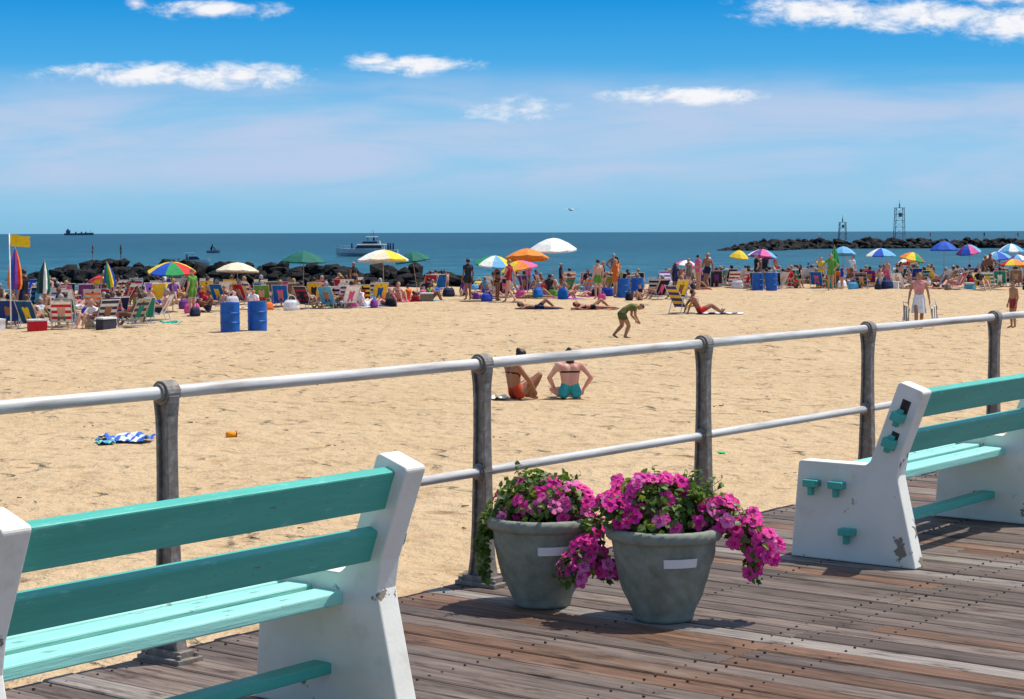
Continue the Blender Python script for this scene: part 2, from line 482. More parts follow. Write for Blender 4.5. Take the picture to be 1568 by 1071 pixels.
def bench(loc, BL):
    e = empty("park_bench", loc, A)
    for nm, x0 in (("support", 0.0), ("support", BL)):
        s = MB()
        ring0 = [(x0, -q, z) for q, z in outline]; ring1 = [(x0 + BT, -q, z) for q, z in outline]
        s.loft([ring0, ring1], 0)
        s.obj(nm, [conc_m], False, e, bevel=.012)
    lean = Matrix.Rotation(math.radians(20), 3, 'X')     # top leans back (local -y)
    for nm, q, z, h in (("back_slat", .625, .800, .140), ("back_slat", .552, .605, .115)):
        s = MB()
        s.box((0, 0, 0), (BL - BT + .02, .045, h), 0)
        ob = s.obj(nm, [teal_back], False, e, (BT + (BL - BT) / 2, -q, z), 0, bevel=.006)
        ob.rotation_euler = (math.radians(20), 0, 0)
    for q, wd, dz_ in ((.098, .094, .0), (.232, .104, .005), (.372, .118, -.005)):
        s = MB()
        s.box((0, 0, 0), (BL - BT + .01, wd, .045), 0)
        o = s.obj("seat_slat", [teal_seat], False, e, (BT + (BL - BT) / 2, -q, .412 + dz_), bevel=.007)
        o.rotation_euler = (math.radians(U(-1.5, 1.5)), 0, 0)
    s = MB(); s.box((BT + (BL - BT) / 2, -.33, .155), (BL - BT + .01, .085, .04)); s.obj("stretcher", [teal_back], False, e, bevel=.005)
    s = MB()
    for side in (0, 1):
        xo = -.025 if side == 0 else BL + BT + .025
        for q, z in ((.13, .385), (.27, .385), (.33, .155)):
            s.box((xo, -q, z), (.056, .080, .036)); s.box((xo, -q + .005, z - .024), (.03, .026, .075))
        for q, z in ((.555, .615), (.60, .745)):
            s.box((xo, -q, z), (.056, .062, .046), 0, lean); s.box((xo, -q, z - .004), (.03, .028, .09), 0, lean)
    s.obj("slat_tenons", [teal_back], False, e, bevel=.004)
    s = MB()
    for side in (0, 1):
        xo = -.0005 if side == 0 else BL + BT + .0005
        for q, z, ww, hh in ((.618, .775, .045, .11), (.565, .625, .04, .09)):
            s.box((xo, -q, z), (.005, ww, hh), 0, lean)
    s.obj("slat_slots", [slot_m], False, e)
    return e
bench(Vector((1.420, 9.58, 0)), 1.68)
bench(Vector((-.920, 6.66, 0)) - u * 1.625, 1.625)

# ------------------------------------------------------------------ flower pots
m, nt, b = new_mat("grey_green_pot")
v = coords(nt)
n = ntex(nt, v, 14, 6, 0.65); n2 = ntex(nt, v, 90, 3)
c = ramp(nt, n, [(0.3, (0.17, 0.19, 0.145)), (0.7, (0.29, 0.31, 0.25))])
nt.links.new(c, b.inputs['Base Color']); b.inputs['Roughness'].default_value = 0.8
nt.links.new(bump(nt, n2, 0.3, 0.003), b.inputs['Normal'])
pot_m = m
soil_m = pmat("potting_soil", (0.03, 0.02, 0.013, 1), .95, .4, 40, .6)
label_m = pmat("paper_label", (0.76, 0.76, 0.73, 1), .5, .04, 5)
def potr(z):
    P = [(0, .125), (.012, .130), (.03, .132), (.09, .156), (.17, .186), (.25, .207), (.32, .220), (.345, .224)]
    for (a, ra), (c_, rc) in zip(P, P[1:]):
        if z <= c_: return ra + (rc - ra) * (z - a) / (c_ - a)
    return P[-1][1]
def emb(t, z):
    k = max(0, min(1, (z - .05) / .06)) * max(0, min(1, (.325 - z) / .03))
    s = math.sin(11 * t + 26 * z + 1.3 * math.sin(3 * t + 30 * z)) * (.55 + .45 * math.sin(30 * z + 3 * t))
    lobes = math.cos(12 * t) * max(0, min(1, (.16 - z) / .06))
    return k * (.0060 * s + .0055 * lobes)
def pot(loc, label_ang, label_z):
    e = empty("flower_pot", loc)
    mb = MB(); seg = 168; rings = []
    zs = [0] + [i * .0105 for i in range(1, 33)] + [.345]
    for z in zs: rings.append([((potr(z) + emb(2 * math.pi * i / seg, z)) * math.cos(2 * math.pi * i / seg), (potr(z) + emb(2 * math.pi * i / seg, z)) * math.sin(2 * math.pi * i / seg), z) for i in range(seg)])
    for r, z in ((.238, .347), (.246, .356), (.249, .368), (.249, .380), (.245, .392), (.235, .399), (.222, .399), (.213, .39), (.208, .36)):
        rings.append([((r + .0025 * math.sin(28 * 2 * math.pi * i / seg + z * 300)) * math.cos(2 * math.pi * i / seg), (r + .0025 * math.sin(28 * 2 * math.pi * i / seg + z * 300)) * math.sin(2 * math.pi * i / seg), z) for i in range(seg)])
    mb.loft(rings, 0)
    mb.obj("pot_body", [pot_m], True, e)
    s = MB(); rr = [[(.207 * math.cos(2 * math.pi * i / 40), .207 * math.sin(2 * math.pi * i / 40), .372) for i in range(40)], [(.02 * math.cos(2 * math.pi * i / 40), .02 * math.sin(2 * math.pi * i / 40), .385) for i in range(40)]]
    s.loft(rr); s.obj("soil", [soil_m], True, e)
    s = MB(); n = 10; rings = []
    for k in range(n + 1):
        t = label_ang + (k / n - .5) * .68
        rings.append([((potr(zz) + .0095) * math.cos(t), (potr(zz) + .0095) * math.sin(t), zz) for zz in (label_z - .019, label_z + .019)])
    s.loft(rings, 0, False, False); s.obj("label", [label_m], True, e)
    return e
PL = Vector((.130, 8.34, 0)); PR = Vector((.645, 8.02, 0))
pot(PL, math.radians(-90 + 14), .270)
pot(PR, math.radians(-90 + 15), .270)

# petunias
leaf_m = []
for i, cc in enumerate([(0.08, 0.15, 0.015), (0.12, 0.21, 0.02), (0.045, 0.09, 0.012), (0.19, 0.27, 0.035)]):
    m, nt, b = new_mat("petunia_leaf")
    n = ntex(nt, coords(nt), 60, 2)
    nt.links.new(ramp(nt, n, [(0.3, tuple(x * .7 for x in cc)), (0.7, cc)]), b.inputs['Base Color']); b.inputs['Roughness'].default_value = .5
    tr = N(nt, 'ShaderNodeBsdfTranslucent'); tr.inputs[0].default_value = (cc[0] * 1.6, cc[1] * 1.6, cc[2], 1)
    mx = N(nt, 'ShaderNodeMixShader'); mx.inputs[0].default_value = .3
    nt.links.new(b.outputs[0], mx.inputs[1]); nt.links.new(tr.outputs[0], mx.inputs[2]); nt.links.new(mx.outputs[0], nt.nodes['Material Output'].inputs[0])
    leaf_m.append(m)
def petal(name, cc):
    m, nt, b = new_mat(name)
    n = ntex(nt, coords(nt), 80, 2)
    nt.links.new(ramp(nt, n, [(0.3, tuple(x * .85 for x in cc)), (0.7, cc)]), b.inputs['Base Color']); b.inputs['Roughness'].default_value = .6
    b.inputs['Specular IOR Level'].default_value = .15
    tr = N(nt, 'ShaderNodeBsdfTranslucent'); tr.inputs[0].default_value = (*cc, 1)
    mx = N(nt, 'ShaderNodeMixShader'); mx.inputs[0].default_value = .35
    nt.links.new(b.outputs[0], mx.inputs[1]); nt.links.new(tr.outputs[0], mx.inputs[2]); nt.links.new(mx.outputs[0], nt.nodes['Material Output'].inputs[0])
    return m
pet_m = [petal("petal_pink", (0.95, 0.085, 0.44)), petal("petal_light", (0.96, 0.26, 0.60)), petal("petal_throat", (0.50, 0.008, 0.17)), petal("petal_magenta", (0.84, 0.04, 0.38))]
def basis(nv):
    nv = nv.normalized(); t = nv.cross(Vector((R() - .5, R() - .5, R() - .5))).normalized()
    return t, nv.cross(t), nv
def leaf(mb, p, nv, s):
    t, bt, nv = basis(nv); w_ = s * U(.38, .55)
    fold = nv * s * U(.05, .2)
    vs = [p, p + t * s * .35 + bt * w_ * .9 + fold, p + t * s * .8 + bt * w_ * .6 + fold * .6, p + t * s * 1.1 - fold * .8, p + t * s * .8 - bt * w_ * .6 + fold * .6, p + t * s * .35 - bt * w_ * .9 + fold, p + t * s * .55]
    mb.add(vs, [(0, 6, 2, 1), (6, 3, 2), (0, 5, 4, 6), (6, 4, 3)], random.choice([0, 0, 1, 1, 2, 3]))
def flower(mb, p, nv, s):
    t, bt, nv = basis(nv); n = 15
    mat = random.choice([4, 4, 5, 4, 7])
    inner = [p - nv * s * .35 + (t * math.cos(a) + bt * math.sin(a)) * s * .12 for a in [2 * math.pi * i / n for i in range(n)]]
    mid = [p + nv * s * U(-.02, .06) + (t * math.cos(a) + bt * math.sin(a)) * s * .42 for a in [2 * math.pi * i / n for i in range(n)]]
    out = []
    for i in range(n):
        a = 2 * math.pi * i / n; rr = (1.0, 1.06, .78)[i % 3] * s * U(.93, 1.07)
        out.append(p + (t * math.cos(a) + bt * math.sin(a)) * rr + nv * s * U(-.18, .14))
    o = inner + mid + out
    fs = []
    for i in range(n):
        k = (i + 1) % n
        fs.append((n + i, n + k, 2 * n + k, 2 * n + i))
    mb.add(o, fs, mat)
    off = len(mb.v) - len(o)
    for i in range(n):
        k = (i + 1) % n
        mb.f.append((off + i, off + k, off + n + k, off + n + i)); mb.m.append(6 if i % 3 == 2 else mat)
    mb.f.append(tuple(off + i for i in range(n))); mb.m.append(6)
    mb.tube(p - nv * s * .34, p - nv * s * 1.3, s * .16, s * .05, 4, 6)
def plant(name, lumps):
    mb = MB()
    for (c, rad, nl, nf) in lumps:
        c = Vector(c)
        def pt(lo):
            while True:
                d = Vector((U(-1, 1), U(-1, 1), U(-1, 1)))
                if lo < d.length < 1:
                    k = 1 + .26 * noise.noise(d * 2.3 + c * 9)
                    return d, Vector((d.x * rad[0] * k, d.y * rad[1] * k, d.z * rad[2] * k)) + c
        for _ in range(nl):
            d, p = pt(.35); leaf(mb, p, d + Vector((U(-.8, .8), U(-.8, .8), U(0, 1.2))), U(.022, .042))
        for _ in range(nf):
            for _try in range(30):
                d, p = pt(.82)
                if d.dot(Vector((0, -.8, .6))) > -.1: break
            p = c + (p - c) * 1.08
            flower(mb, p, d + Vector((U(-.5, .5), U(-.9, .1), U(-.1, .7))), U(.026, .036))
    return mb
def sprig(mb, c, n):
    for _ in range(n):
        d = Vector((U(-1, 1), U(-1, 1), U(.1, 1))).normalized(); base = Vector(c) + Vector((d.x * .12, d.y * .12, 0))
        tip = base + d * U(.06, .14); mb.tube(base, tip, .002, .0012, 1, 5)
        for k in range(5):
            leaf(mb, base.lerp(tip, .4 + k * .15), d + Vector((U(-1, 1), U(-1, 1), U(-1, 1))), U(.02, .034))
pm_mats = leaf_m + pet_m
x, y, _ = PL
mb = plant("p", [((x - .02, y, .44), (.21, .20, .075), 850, 14), ((x - .01, y + .02, .50), (.12, .13, .09), 420, 5),
                 ((x + .03, y - .08, .49), (.07, .08, .06), 80, 12), ((x + .13, y - .05, .46), (.10, .12, .08), 200, 28), ((x - .13, y - .02, .43), (.08, .1, .06), 160, 5),
                 ((x - .235, y - .01, .36), (.035, .05, .06), 80, 0), ((x - .26, y - .02, .26), (.028, .04, .10), 90, 0), ((x - .255, y - .03, .15), (.02, .03, .05), 30, 0)])
sprig(mb, (x - .02, y, .50), 30)
mb.obj("petunia_plant", pm_mats)
x, y, _ = PR
mb = plant("p", [((x, y, .445), (.235, .21, .085), 1000, 20), ((x - .05, y, .54), (.17, .14, .085), 400, 36), ((x + .07, y + .0, .50), (.12, .12, .08), 460, 4),
                 ((x - .20, y - .04, .47), (.10, .10, .09), 150, 28), ((x + .23, y - .02, .45), (.10, .1, .08), 170, 22),
                 ((x + .34, y - .03, .39), (.08, .09, .08), 130, 24), ((x + .42, y - .05, .31), (.07, .07, .08), 90, 24), ((x + .37, y - .06, .23), (.03, .04, .07), 60, 3)])
sprig(mb, (x + .04, y, .52), 34)
mb.obj("petunia_plant", pm_mats)
mb = plant("p", [((PL.x + .22, 8.15, .36), (.06, .06, .06), 70, 4), ((PL.x + .20, 8.10, .27), (.085, .06, .07), 110, 18), ((PL.x + .13, 8.08, .20), (.08, .05, .07), 90, 13), ((PL.x + .28, 8.10, .20), (.055, .05, .065), 70, 9)])
mb.obj("petunia_plant", pm_mats)

# ------------------------------------------------------------------ people
def figure(name, J, hair='short', bikini=False, vox=.018):
    P = {k: Vector(v_) for k, v_ in J.items()}
    g = lambda k, s: Vector((P[k].x * s, P[k].y, P[k].z)) if k in P else None
    def L(k, s):
        kk = k + ('R' if s > 0 else 'L')
        return P[kk] if kk in P else g(k, s)
    prims = []
    sh_l, sh_r = L('sh', -1), L('sh', 1)
    for s in (-1, 1):
        hip, sh, kn, an, to, el, wr = (L(k, s) for k in ('hip', 'sh', 'knee', 'ankle', 'toe', 'elbow', 'wrist'))
        wa = P['waist'] + (hip - P['pelvis']) * .55
        ch = P['chest'].lerp(sh, .42)
        prims += [(hip, .098, wa, .082, 4), (wa, .085, wa.lerp(ch, .45), .090, 3), (wa.lerp(ch, .5), .090, ch, .098, 2), (ch, .09, sh, .06, 2)]
        prims += [(sh, .058, sh.lerp(el, .42), .050, 6), (sh.lerp(el, .4), .047, el, .038, 0), (el, .038, el.lerp(wr, .3), .040, 0), (el.lerp(wr, .3), .040, wr, .026, 0)]
        hd = (wr - el).normalized()
        prims += [(wr, .026, wr + hd * .07, .033, 0)]
        prims += [(hip, .096, hip.lerp(kn, .42), .082, 5), (hip.lerp(kn, .4), .082, kn, .056, 0), (kn, .056, kn.lerp(an, .3), .058, 0), (kn.lerp(an, .3), .058, an, .036, 0), (an, .038, to, .028, 0)]
        prims += [(P['neck'], .05, sh, .045, 2)]
    prims += [(P['chest'], .085, P['neck'], .055, 2), (P['neck'], .050, P['head'], .048, 0)]
    up = (P['head'] - P['neck']).normalized()
    f = Vector(J.get('look', (0, 1, 0)))
    f = (f - up * f.dot(up)).normalized()
    c = P['head']
    prims += [(c - up * .055 + f * .03, .056, c + up * .005 + f * .022, .072, 0), (c, .078, c + up * .03, .084, 0)]
    hr = [(c - f * .028 + up * .035, .086, c - f * .02 + up * .045, .084, 1)]
    if hair == 'long': hr += [(c - f * .045, .075, c - f * .08 - up * .2, .045, 1)]
    if hair == 'bun': hr += [(c - f * .1 + up * .05, .045, c - f * .11 + up * .06, .04, 1)]
    prims += hr
    mb = MB()
    for p1, r1, p2, r2, s in prims: mb.capsule(p1, p2, r1, r2, s)
    nose = c + f * .098 - up * .012
    mb.capsule(nose - f * .02 + up * .02, nose, .012, .016)
    side = up.cross(f)
    for s in (-1, 1): mb.capsule(c + side * s * .084 - up * .015, c + side * s * .09 + up * .015, .014, .017)
    me = mb.mesh("tmp", [])
    ob = bpy.data.objects.new("tmp", me); scene.collection.objects.link(ob)
    md = ob.modifiers.new('r', 'REMESH'); md.mode = 'VOXEL'; md.voxel_size = vox; md.use_smooth_shade = True
    ms = ob.modifiers.new('s', 'SMOOTH'); ms.factor = .5; ms.iterations = 3
    dg = bpy.context.evaluated_depsgraph_get()
    me2 = bpy.data.meshes.new_from_object(ob.evaluated_get(dg))
    bpy.data.objects.remove(ob)
    vs = [tuple(v_.co) for v_ in me2.vertices]; fs = [tuple(p.vertices) for p in me2.polygons]; slots = []
    tz = P['neck'] - P['waist']; tl = tz.length; tz.normalize()
    fw = tz.cross(sh_r - sh_l); fw.normalize()
    if fw.dot(Vector((0, 1, 0.01))) < 0 and abs(tz.z) > .3: fw = -fw
    for p in me2.polygons:
        q = p.center; best = 1e9; bs = 0
        for p1, r1, p2, r2, s in prims:
            d = p2 - p1; l2 = d.length_squared
            t = max(0, min(1, (q - p1).dot(d) / l2)) if l2 > 1e-9 else 0
            k = (q - p1 - d * t).length - (r1 + (r2 - r1) * t)
            if k < best: best = k; bs = s
        if bikini and bs in (2, 3):
            h = (q - P['waist']).dot(tz) / tl
            front = (q - P['chest']).dot(fw) > .01
            bs = 2 if ((front and .38 < h < .72) or (not front and .47 < h < .535)) else 3
            if not front and h > .9 and (q - P['neck']).length < .085: bs = 2
        slots.append(bs)
    o = MB(); o.v = vs; o.f = fs; o.m = slots
    for s in (-1, 1):
        el, wr = L('elbow', s), L('wrist', s)
        hd = (wr - el).normalized(); sd = hd.cross(Vector((1, 0.2, .1))).normalized(); dn = hd.cross(sd).normalized() * s
        b0 = wr + hd * .075
        for k, ln in ((-1.5, .062), (-.5, .074), (.5, .078), (1.5, .070)):
            a_ = b0 + sd * k * .017; b_ = a_ + hd * ln * .55 + dn * .006; c_ = b_ + hd * ln * .4 + dn * .02
            o.capsule(a_, b_, .0095, .0085, 0, 6); o.capsule(b_, c_, .0085, .007, 0, 6)
        a_ = wr + hd * .03 + sd * .026; o.capsule(a_, a_ + sd * .03 + hd * .025, .011, .010, 0, 6); o.capsule(a_ + sd * .03 + hd * .025, a_ + sd * .036 + hd * .055, .010, .008, 0, 6)
        o.ell(c + f * .092 + side * s * .030 + up * .008, (.011, .011, .008), 7, 8, 6)
    o.capsule(c + f * .088 - up * .05 - side * .018, c + f * .088 - up * .05 + side * .018, .006, .006, 8, 6)
    skin0 = bpy.data.materials.get("skin_default") or pmat("skin_default", (0.5, .28, .18, 1), .55)
    mats = [skin0] * 7 + [pmat("eye_dark", (0.02, .015, .01, 1), .3), pmat("lips", (0.45, .14, .12, 1), .5)]
    return o.mesh(name, mats, True)

stand = dict(pelvis=(0, 0, .93), waist=(0, 0, 1.08), chest=(0, 0, 1.27), neck=(0, -.01, 1.46), head=(0, .01, 1.585), sh=(.175, 0, 1.39), elbow=(.23, -.03, 1.11), wrist=(.25, .05, .87),
             hip=(.085, 0, .90), knee=(.095, .02, .49), ankle=(.10, -.02, .075), toe=(.125, .13, .028))
walk = dict(stand); walk.update(kneeR=(.09, .18, .50), ankleR=(.09, .22, .075), toeR=(.10, .37, .03), kneeL=(-.09, -.05, .49), ankleL=(-.09, -.33, .12), toeL=(-.1, -.19, .03), hip=(.085, 0, .90), elbowR=(.24, -.12, 1.13), wristR=(.25, -.08, .88), elbowL=(-.24, .06, 1.12), wristL=(-.25, .2, .92))
hips = dict(stand); hips.update(elbow=(.36, -.06, 1.16), wrist=(.19, .04, 1.0))
raised = dict(stand); raised.update(elbowR=(.32, .15, 1.36), wristR=(.22, .22, 1.58), kneeL=(-.12, .1, .5), ankleL=(-.13, .05, .075), toeL=(-.15, .2, .03))
sit = dict(pelvis=(0, 0, .115), waist=(0, -.05, .26), chest=(0, -.08, .44), neck=(0, -.04, .62), head=(0, .01, .745), sh=(.17, -.07, .555), elbow=(.25, .12, .36), wrist=(.17, .30, .42),
           hip=(.085, .02, .11), knee=(.12, .36, .44), ankle=(.11, .52, .07), toe=(.13, .67, .03), look=(0, 1, -.1))
girl = dict(sit); girl.update(kneeR=(.13, .38, .40), ankleR=(.11, .20, .07), toeR=(.12, .34, .03), kneeL=(-.16, .36, .30), ankleL=(-.06, .24, .06), toeL=(.02, .36, .04), elbow=(.24, .10, .34), wristR=(.16, .26, .16), wristL=(-.12, .26, .20), neck=(0, .02, .61), head=(0, .10, .71), look=(0, .7, -.7), chest=(0, -.04, .44))
sitlean = dict(pelvis=(0, 0, .115), waist=(0, -.08, .25), chest=(0, -.19, .42), neck=(0, -.26, .58), head=(0, -.24, .71), sh=(.17, -.24, .53), elbow=(.24, -.40, .30), wrist=(.22, -.46, .07),
               hip=(.085, .02, .11), knee=(.11, .40, .30), ankle=(.11, .74, .06), toe=(.13, .82, .17))
chairp = dict(pelvis=(0, 0, .33), waist=(0, -.09, .45), chest=(0, -.17, .62), neck=(0, -.22, .80), head=(0, -.19, .925), sh=(.17, -.21, .74), elbow=(.28, -.10, .50), wrist=(.27, .13, .48),
              hip=(.085, .02, .32), knee=(.12, .40, .45), ankle=(.13, .66, .07), toe=(.14, .80, .04))
lie = dict(pelvis=(0, 0, .10), waist=(0, .15, .10), chest=(0, .34, .12), neck=(0, .52, .17), head=(.02, .64, .21), sh=(.175, .46, .13), elbow=(.30, .62, .06), wrist=(.12, .76, .05),
           hip=(.085, -.02, .10), knee=(.10, -.42, .08), ankle=(.10, -.80, .07), toe=(.11, -.92, .03), kneeR=(.13, -.30, .36), ankleR=(.12, -.62, .08), toeR=(.12, -.75, .03), look=(0, .5, 1))
bend = dict(pelvis=(0, -.12, .80), waist=(0, -.02, .93), chest=(0, .13, 1.02), neck=(0, .27, 1.04), head=(0, .38, 1.00), sh=(.165, .21, 1.00), elbow=(.22, .20, .74), wrist=(.14, .30, .58),
            hip=(.10, -.12, .78), knee=(.12, .05, .43), ankle=(.11, -.06, .075), toe=(.12, .09, .03), kneeL=(-.12, -.08, .42), ankleL=(-.11, -.32, .12), toeL=(-.11, -.20, .03), look=(0, .5, -1))
backsit = dict(pelvis=(0, 0, .115), waist=(0, .0, .27), chest=(0, .03, .45), neck=(0, .06, .61), head=(0, .15, .69), sh=(.185, .03, .555), elbow=(.345, -.03, .36), wrist=(.24, .10, .17),
               hip=(.10, .01, .11), knee=(.24, .34, .14), ankle=(-.04, .42, .06), toe=(-.14, .48, .05), look=(0, 1, -.9))
carry = dict(walk); carry.update(elbow=(.25, -.02, 1.12), elbowR=(.26, -.02, 1.12), wristR=(.30, .02, .87), elbowL=(-.26, -.02, 1.12), wristL=(-.30, .02, .87))
F = dict(stand=figure("fig_stand", stand), walk=figure("fig_walk", walk), hips=figure("fig_hips", hips, 'long', True), raised=figure("fig_raised", raised), sit=figure("fig_sit", sit), sitb=figure("fig_sitb", sit, 'long', True), girl=figure("fig_girl", girl, 'bun', True, .014),
         lean=figure("fig_lean", sitlean, 'short'), chair=figure("fig_chair", chairp), chairl=figure("fig_chairl", chairp, 'long', True), lie=figure("fig_lie", lie, 'short', True), bend=figure("fig_bend", bend), back=figure("fig_back", backsit, 'bun', True, .014), carry=figure("fig_carry", carry, 'bun'))
SK = [pmat("skin_%d" % i, c, .5, .1, 10) for i, c in enumerate([(0.54, .29, .19, 1), (0.43, .21, .12, 1), (0.32, .14, .075, 1), (0.62, .36, .26, 1), (0.24, .10, .055, 1), (0.66, .34, .25, 1)])]
HR = [pmat("hair_%d" % i, c, .5, .2, 30) for i, c in enumerate([(0.03, .017, .01, 1), (0.08, .04, .02, 1), (0.35, .22, .09, 1), (0.015, .012, .01, 1), (0.3, .3, .3, 1)])]
PAL = [(205, 30, 40), (235, 235, 235), (30, 65, 170), (20, 28, 60), (235, 200, 50), (225, 110, 35), (30, 135, 125), (225, 90, 150), (20, 20, 25), (20, 22, 30), (90, 175, 215), (95, 150, 60), (110, 55, 135), (190, 190, 198), (0, 95, 180), (160, 35, 50), (40, 45, 60), (120, 110, 100), (25, 40, 90), (215, 215, 220)]
def rc(): return cloth(*random.choice(PAL))
def dress(ob, skin, hair, kind, c1, c2=None):
    c2 = c2 or c1
    t = {'trunks': (skin, skin, c1, c1, skin), 'bikini': (c1, skin, c2, skin, skin), 'shirt': (c1, c1, c2, c2, c1), 'suit': (c1, c1, c1, skin, skin), 'dress': (c1, c1, c1, c1, skin), 'tank': (c1, c1, c2, c2, skin)}[kind]
    mats = [skin, hair] + list(t)
    for i, m_ in enumerate(mats):
        ob.material_slots[i].link = 'OBJECT'; ob.material_slots[i].material = m_
def person(name, pose, x, y, deg, skin=None, hair=None, kind=None, c1=None, c2=None, s=1.0, z=None, dz=0):
    z = sand_z(x, y) if z is None else z
    ob = place(name, F[pose], (x, y, z + dz - .012), math.radians(deg), None, 0, s)
    dress(ob, skin or random.choice(SK), hair or random.choice(HR), kind or random.choice(['trunks', 'trunks', 'bikini', 'shirt', 'suit']), c1 or rc(), c2)
    return ob

# main figures. deg: 0 faces away from the boardwalk (+Y), -90 faces right
WHITE = cloth(240, 240, 235); BLACK = cloth(15, 15, 18); TEAL = cloth(50, 160, 165)
person("seated_girl", 'girl', .06, 31.2, -58, SK[2], HR[0], 'bikini', BLACK, cloth(190, 60, 30), 1.0)
person("seated_woman", 'back', .96, 31.3, 6, SK[5], HR[1], 'bikini', BLACK, TEAL, 1.02)
person("bending_child", 'bend', 2.98, 49.4, -80, SK[1], HR[1], 'shirt', cloth(105, 105, 50), cloth(80, 85, 42), (.98, .98, .84))
person("walking_woman", 'carry', 11.70, 54.4, 172, SK[1], HR[1], 'tank', cloth(215, 150, 145), WHITE, .97)
person("standing_boy", 'stand', 14.25, 53.8, 110, SK[1], HR[0], 'trunks', cloth(150, 50, 45), None, .80)
person("seated_man", 'lean', 6.25, 63.0, -80, SK[2], HR[0], 'trunks', cloth(200, 40, 40), None, 1.0)
person("sunbather", 'lie', 2.95, 68.4, 100, SK[1], HR[1], 'bikini', BLACK, BLACK)
person("sunbather", 'lie', .95, 68.6, 95, SK[2], HR[0], 'trunks', cloth(25, 30, 60))
sk = MB(); rings = []
for z, r in ((1.03, .145), (.92, .17), (.72, .20), (.50, .235)):
    rings.append([(r * math.cos(2 * math.pi * i / 28) * (1 + .05 * math.sin(i * 2.7)), r * .85 * math.sin(2 * math.pi * i / 28) * (1 + .06 * math.sin(i * 3.1)), z) for i in range(28)])
sk.loft(rings, 0, True, False)
sko = sk.obj("skirt", [WHITE], True)
sko.parent = bpy.data.objects["walking_woman"]

# ------------------------------------------------------------------ beach furniture
metal_m = pmat("aluminium_tube", (0.6, .6, .6, 1), .35, .1, 5, 0, .7)
wood_m = pmat("wood_pole", (0.5, .38, .24, 1), .6)
ch = MB()
W2 = .27
ns = 7
for i in range(ns):
    a0 = i / ns; a1 = (i + 1) / ns
    y0, y1 = .46 - .48 * a0, .46 - .48 * a1
    def sz(y): return .20 + .06 * (y / .46) - .03 * math.sin(math.pi * max(0, min(1, (y + .02) / .48)))
    ch.add([(-W2, y0, sz(y0)), (W2, y0, sz(y0)), (W2, y1, sz(y1)), (-W2, y1, sz(y1))], [(0, 1, 2, 3)], i % 2)
    p0 = Vector((0, -.02, .20)).lerp(Vector((0, -.36, .80)), a0); p1 = Vector((0, -.02, .20)).lerp(Vector((0, -.36, .80)), a1)
    ch.add([(-W2, p0.y, p0.z), (W2, p0.y, p0.z), (W2, p1.y, p1.z), (-W2, p1.y, p1.z)], [(0, 1, 2, 3)], (i + 1) % 2)
for s in (-1, 1):
    x_ = s * (W2 + .015)
    for p, q in (((x_, .48, .25), (x_, -.02, .19)), ((x_, .0, .17), (x_, -.37, .82)), ((x_, .42, .0), (x_, .42, .43)), ((x_, -.22, .0), (x_, -.10, .43)), ((x_, .42, .02), (x_, -.24, .02))):
        ch.tube(p, q, .011, .011, 2, 6)
    ch.box((x_, .13, .44), (.05, .52, .02), 3)
for p, z in ((.48, .25), (-.37, .82), (.42, .02), (-.24, .02)): ch.tube((-W2 - .015, p, z), (W2 + .015, p, z), .011, .011, 2, 6)
chair_me = ch.mesh("beach_chair", [WHITE, WHITE, metal_m, wood_m])
def override(ob, mats):
    for i, m_ in enumerate(mats):
        if m_ is None: continue
        ob.material_slots[i].link = 'OBJECT'; ob.material_slots[i].material = m_
def chair(x, y, deg, c1=None, c2=None, s=1.0, who=None):
    z = sand_z(x, y)
    ob = place("beach_chair", chair_me, (x, y, z - .005), math.radians(deg), None, 0, s)
    c1 = c1 or rc(); c2 = c2 or (c1 if R() < .6 else random.choice([WHITE, rc()]))
    override(ob, [c1, c2])
    if who is not False and (who or R() < .85):
        person("seated_beachgoer", random.choice(['chair', 'chair', 'chairl']), x, y, deg, s=.97, dz=.0)
    return ob
def parasol_mesh(open_=True):
    mb = MB(); n = 8
    if open_:
        for i in range(n):
            for j in range(3):
                a0 = 2 * math.pi * (i + j / 3) / n; a1 = 2 * math.pi * (i + (j + 1) / 3) / n
                def rr(r, a, fr): return r * (1 - .05 * math.sin(math.pi * fr) * (r > .3))
                rings = []
                for a, fr in ((a0, j / 3), (a1, (j + 1) / 3)):
                    col_ = []
                    for r, z in ((.0, 2.12), (.3, 2.07), (.65, 1.93), (1.0, 1.72), (.995, 1.64 + .03 * math.sin(math.pi * fr))):
                        r2 = rr(r, a, fr); col_.append((r2 * math.cos(a), r2 * math.sin(a), z - .03 * math.sin(math.pi * fr) * r))
                    rings.append(col_)
                mb.loft(rings, i % 4, False, False)
            a = 2 * math.pi * i / n
            mb.tube((0, 0, 1.75), (.55 * math.cos(a), .55 * math.sin(a), 1.945), .007, .007, 4, 4)
        mb.tube((0, 0, 2.08), (0, 0, 2.22), .02, .006, 4, 6)
        mb.tube((0, 0, -.2), (0, 0, 2.1), .02, .018, 4, 8)
    else:
        rings = []
        for z, r in ((1.05, .16), (1.2, .19), (1.55, .17), (1.9, .11), (2.2, .03)):
            rings.append([((r * (1 + .22 * (i % 2))) * math.cos(2 * math.pi * i / 16), (r * (1 + .22 * (i % 2))) * math.sin(2 * math.pi * i / 16), z) for i in range(16)])
        for k in range(4):
            n0 = len(mb.f); mb.loft([rings[k], rings[k + 1]], 0, True, False)
            for q in range(n0, len(mb.f)): mb.m[q] = ((q - n0) // 2) % 4
        mb.tube((0, 0, -.2), (0, 0, 2.3), .02, .015, 4, 8)
    return mb
par_me = parasol_mesh().mesh("beach_umbrella", [WHITE] * 4 + [wood_m])
parc_me = parasol_mesh(False).mesh("beach_umbrella_closed", [WHITE] * 4 + [wood_m])
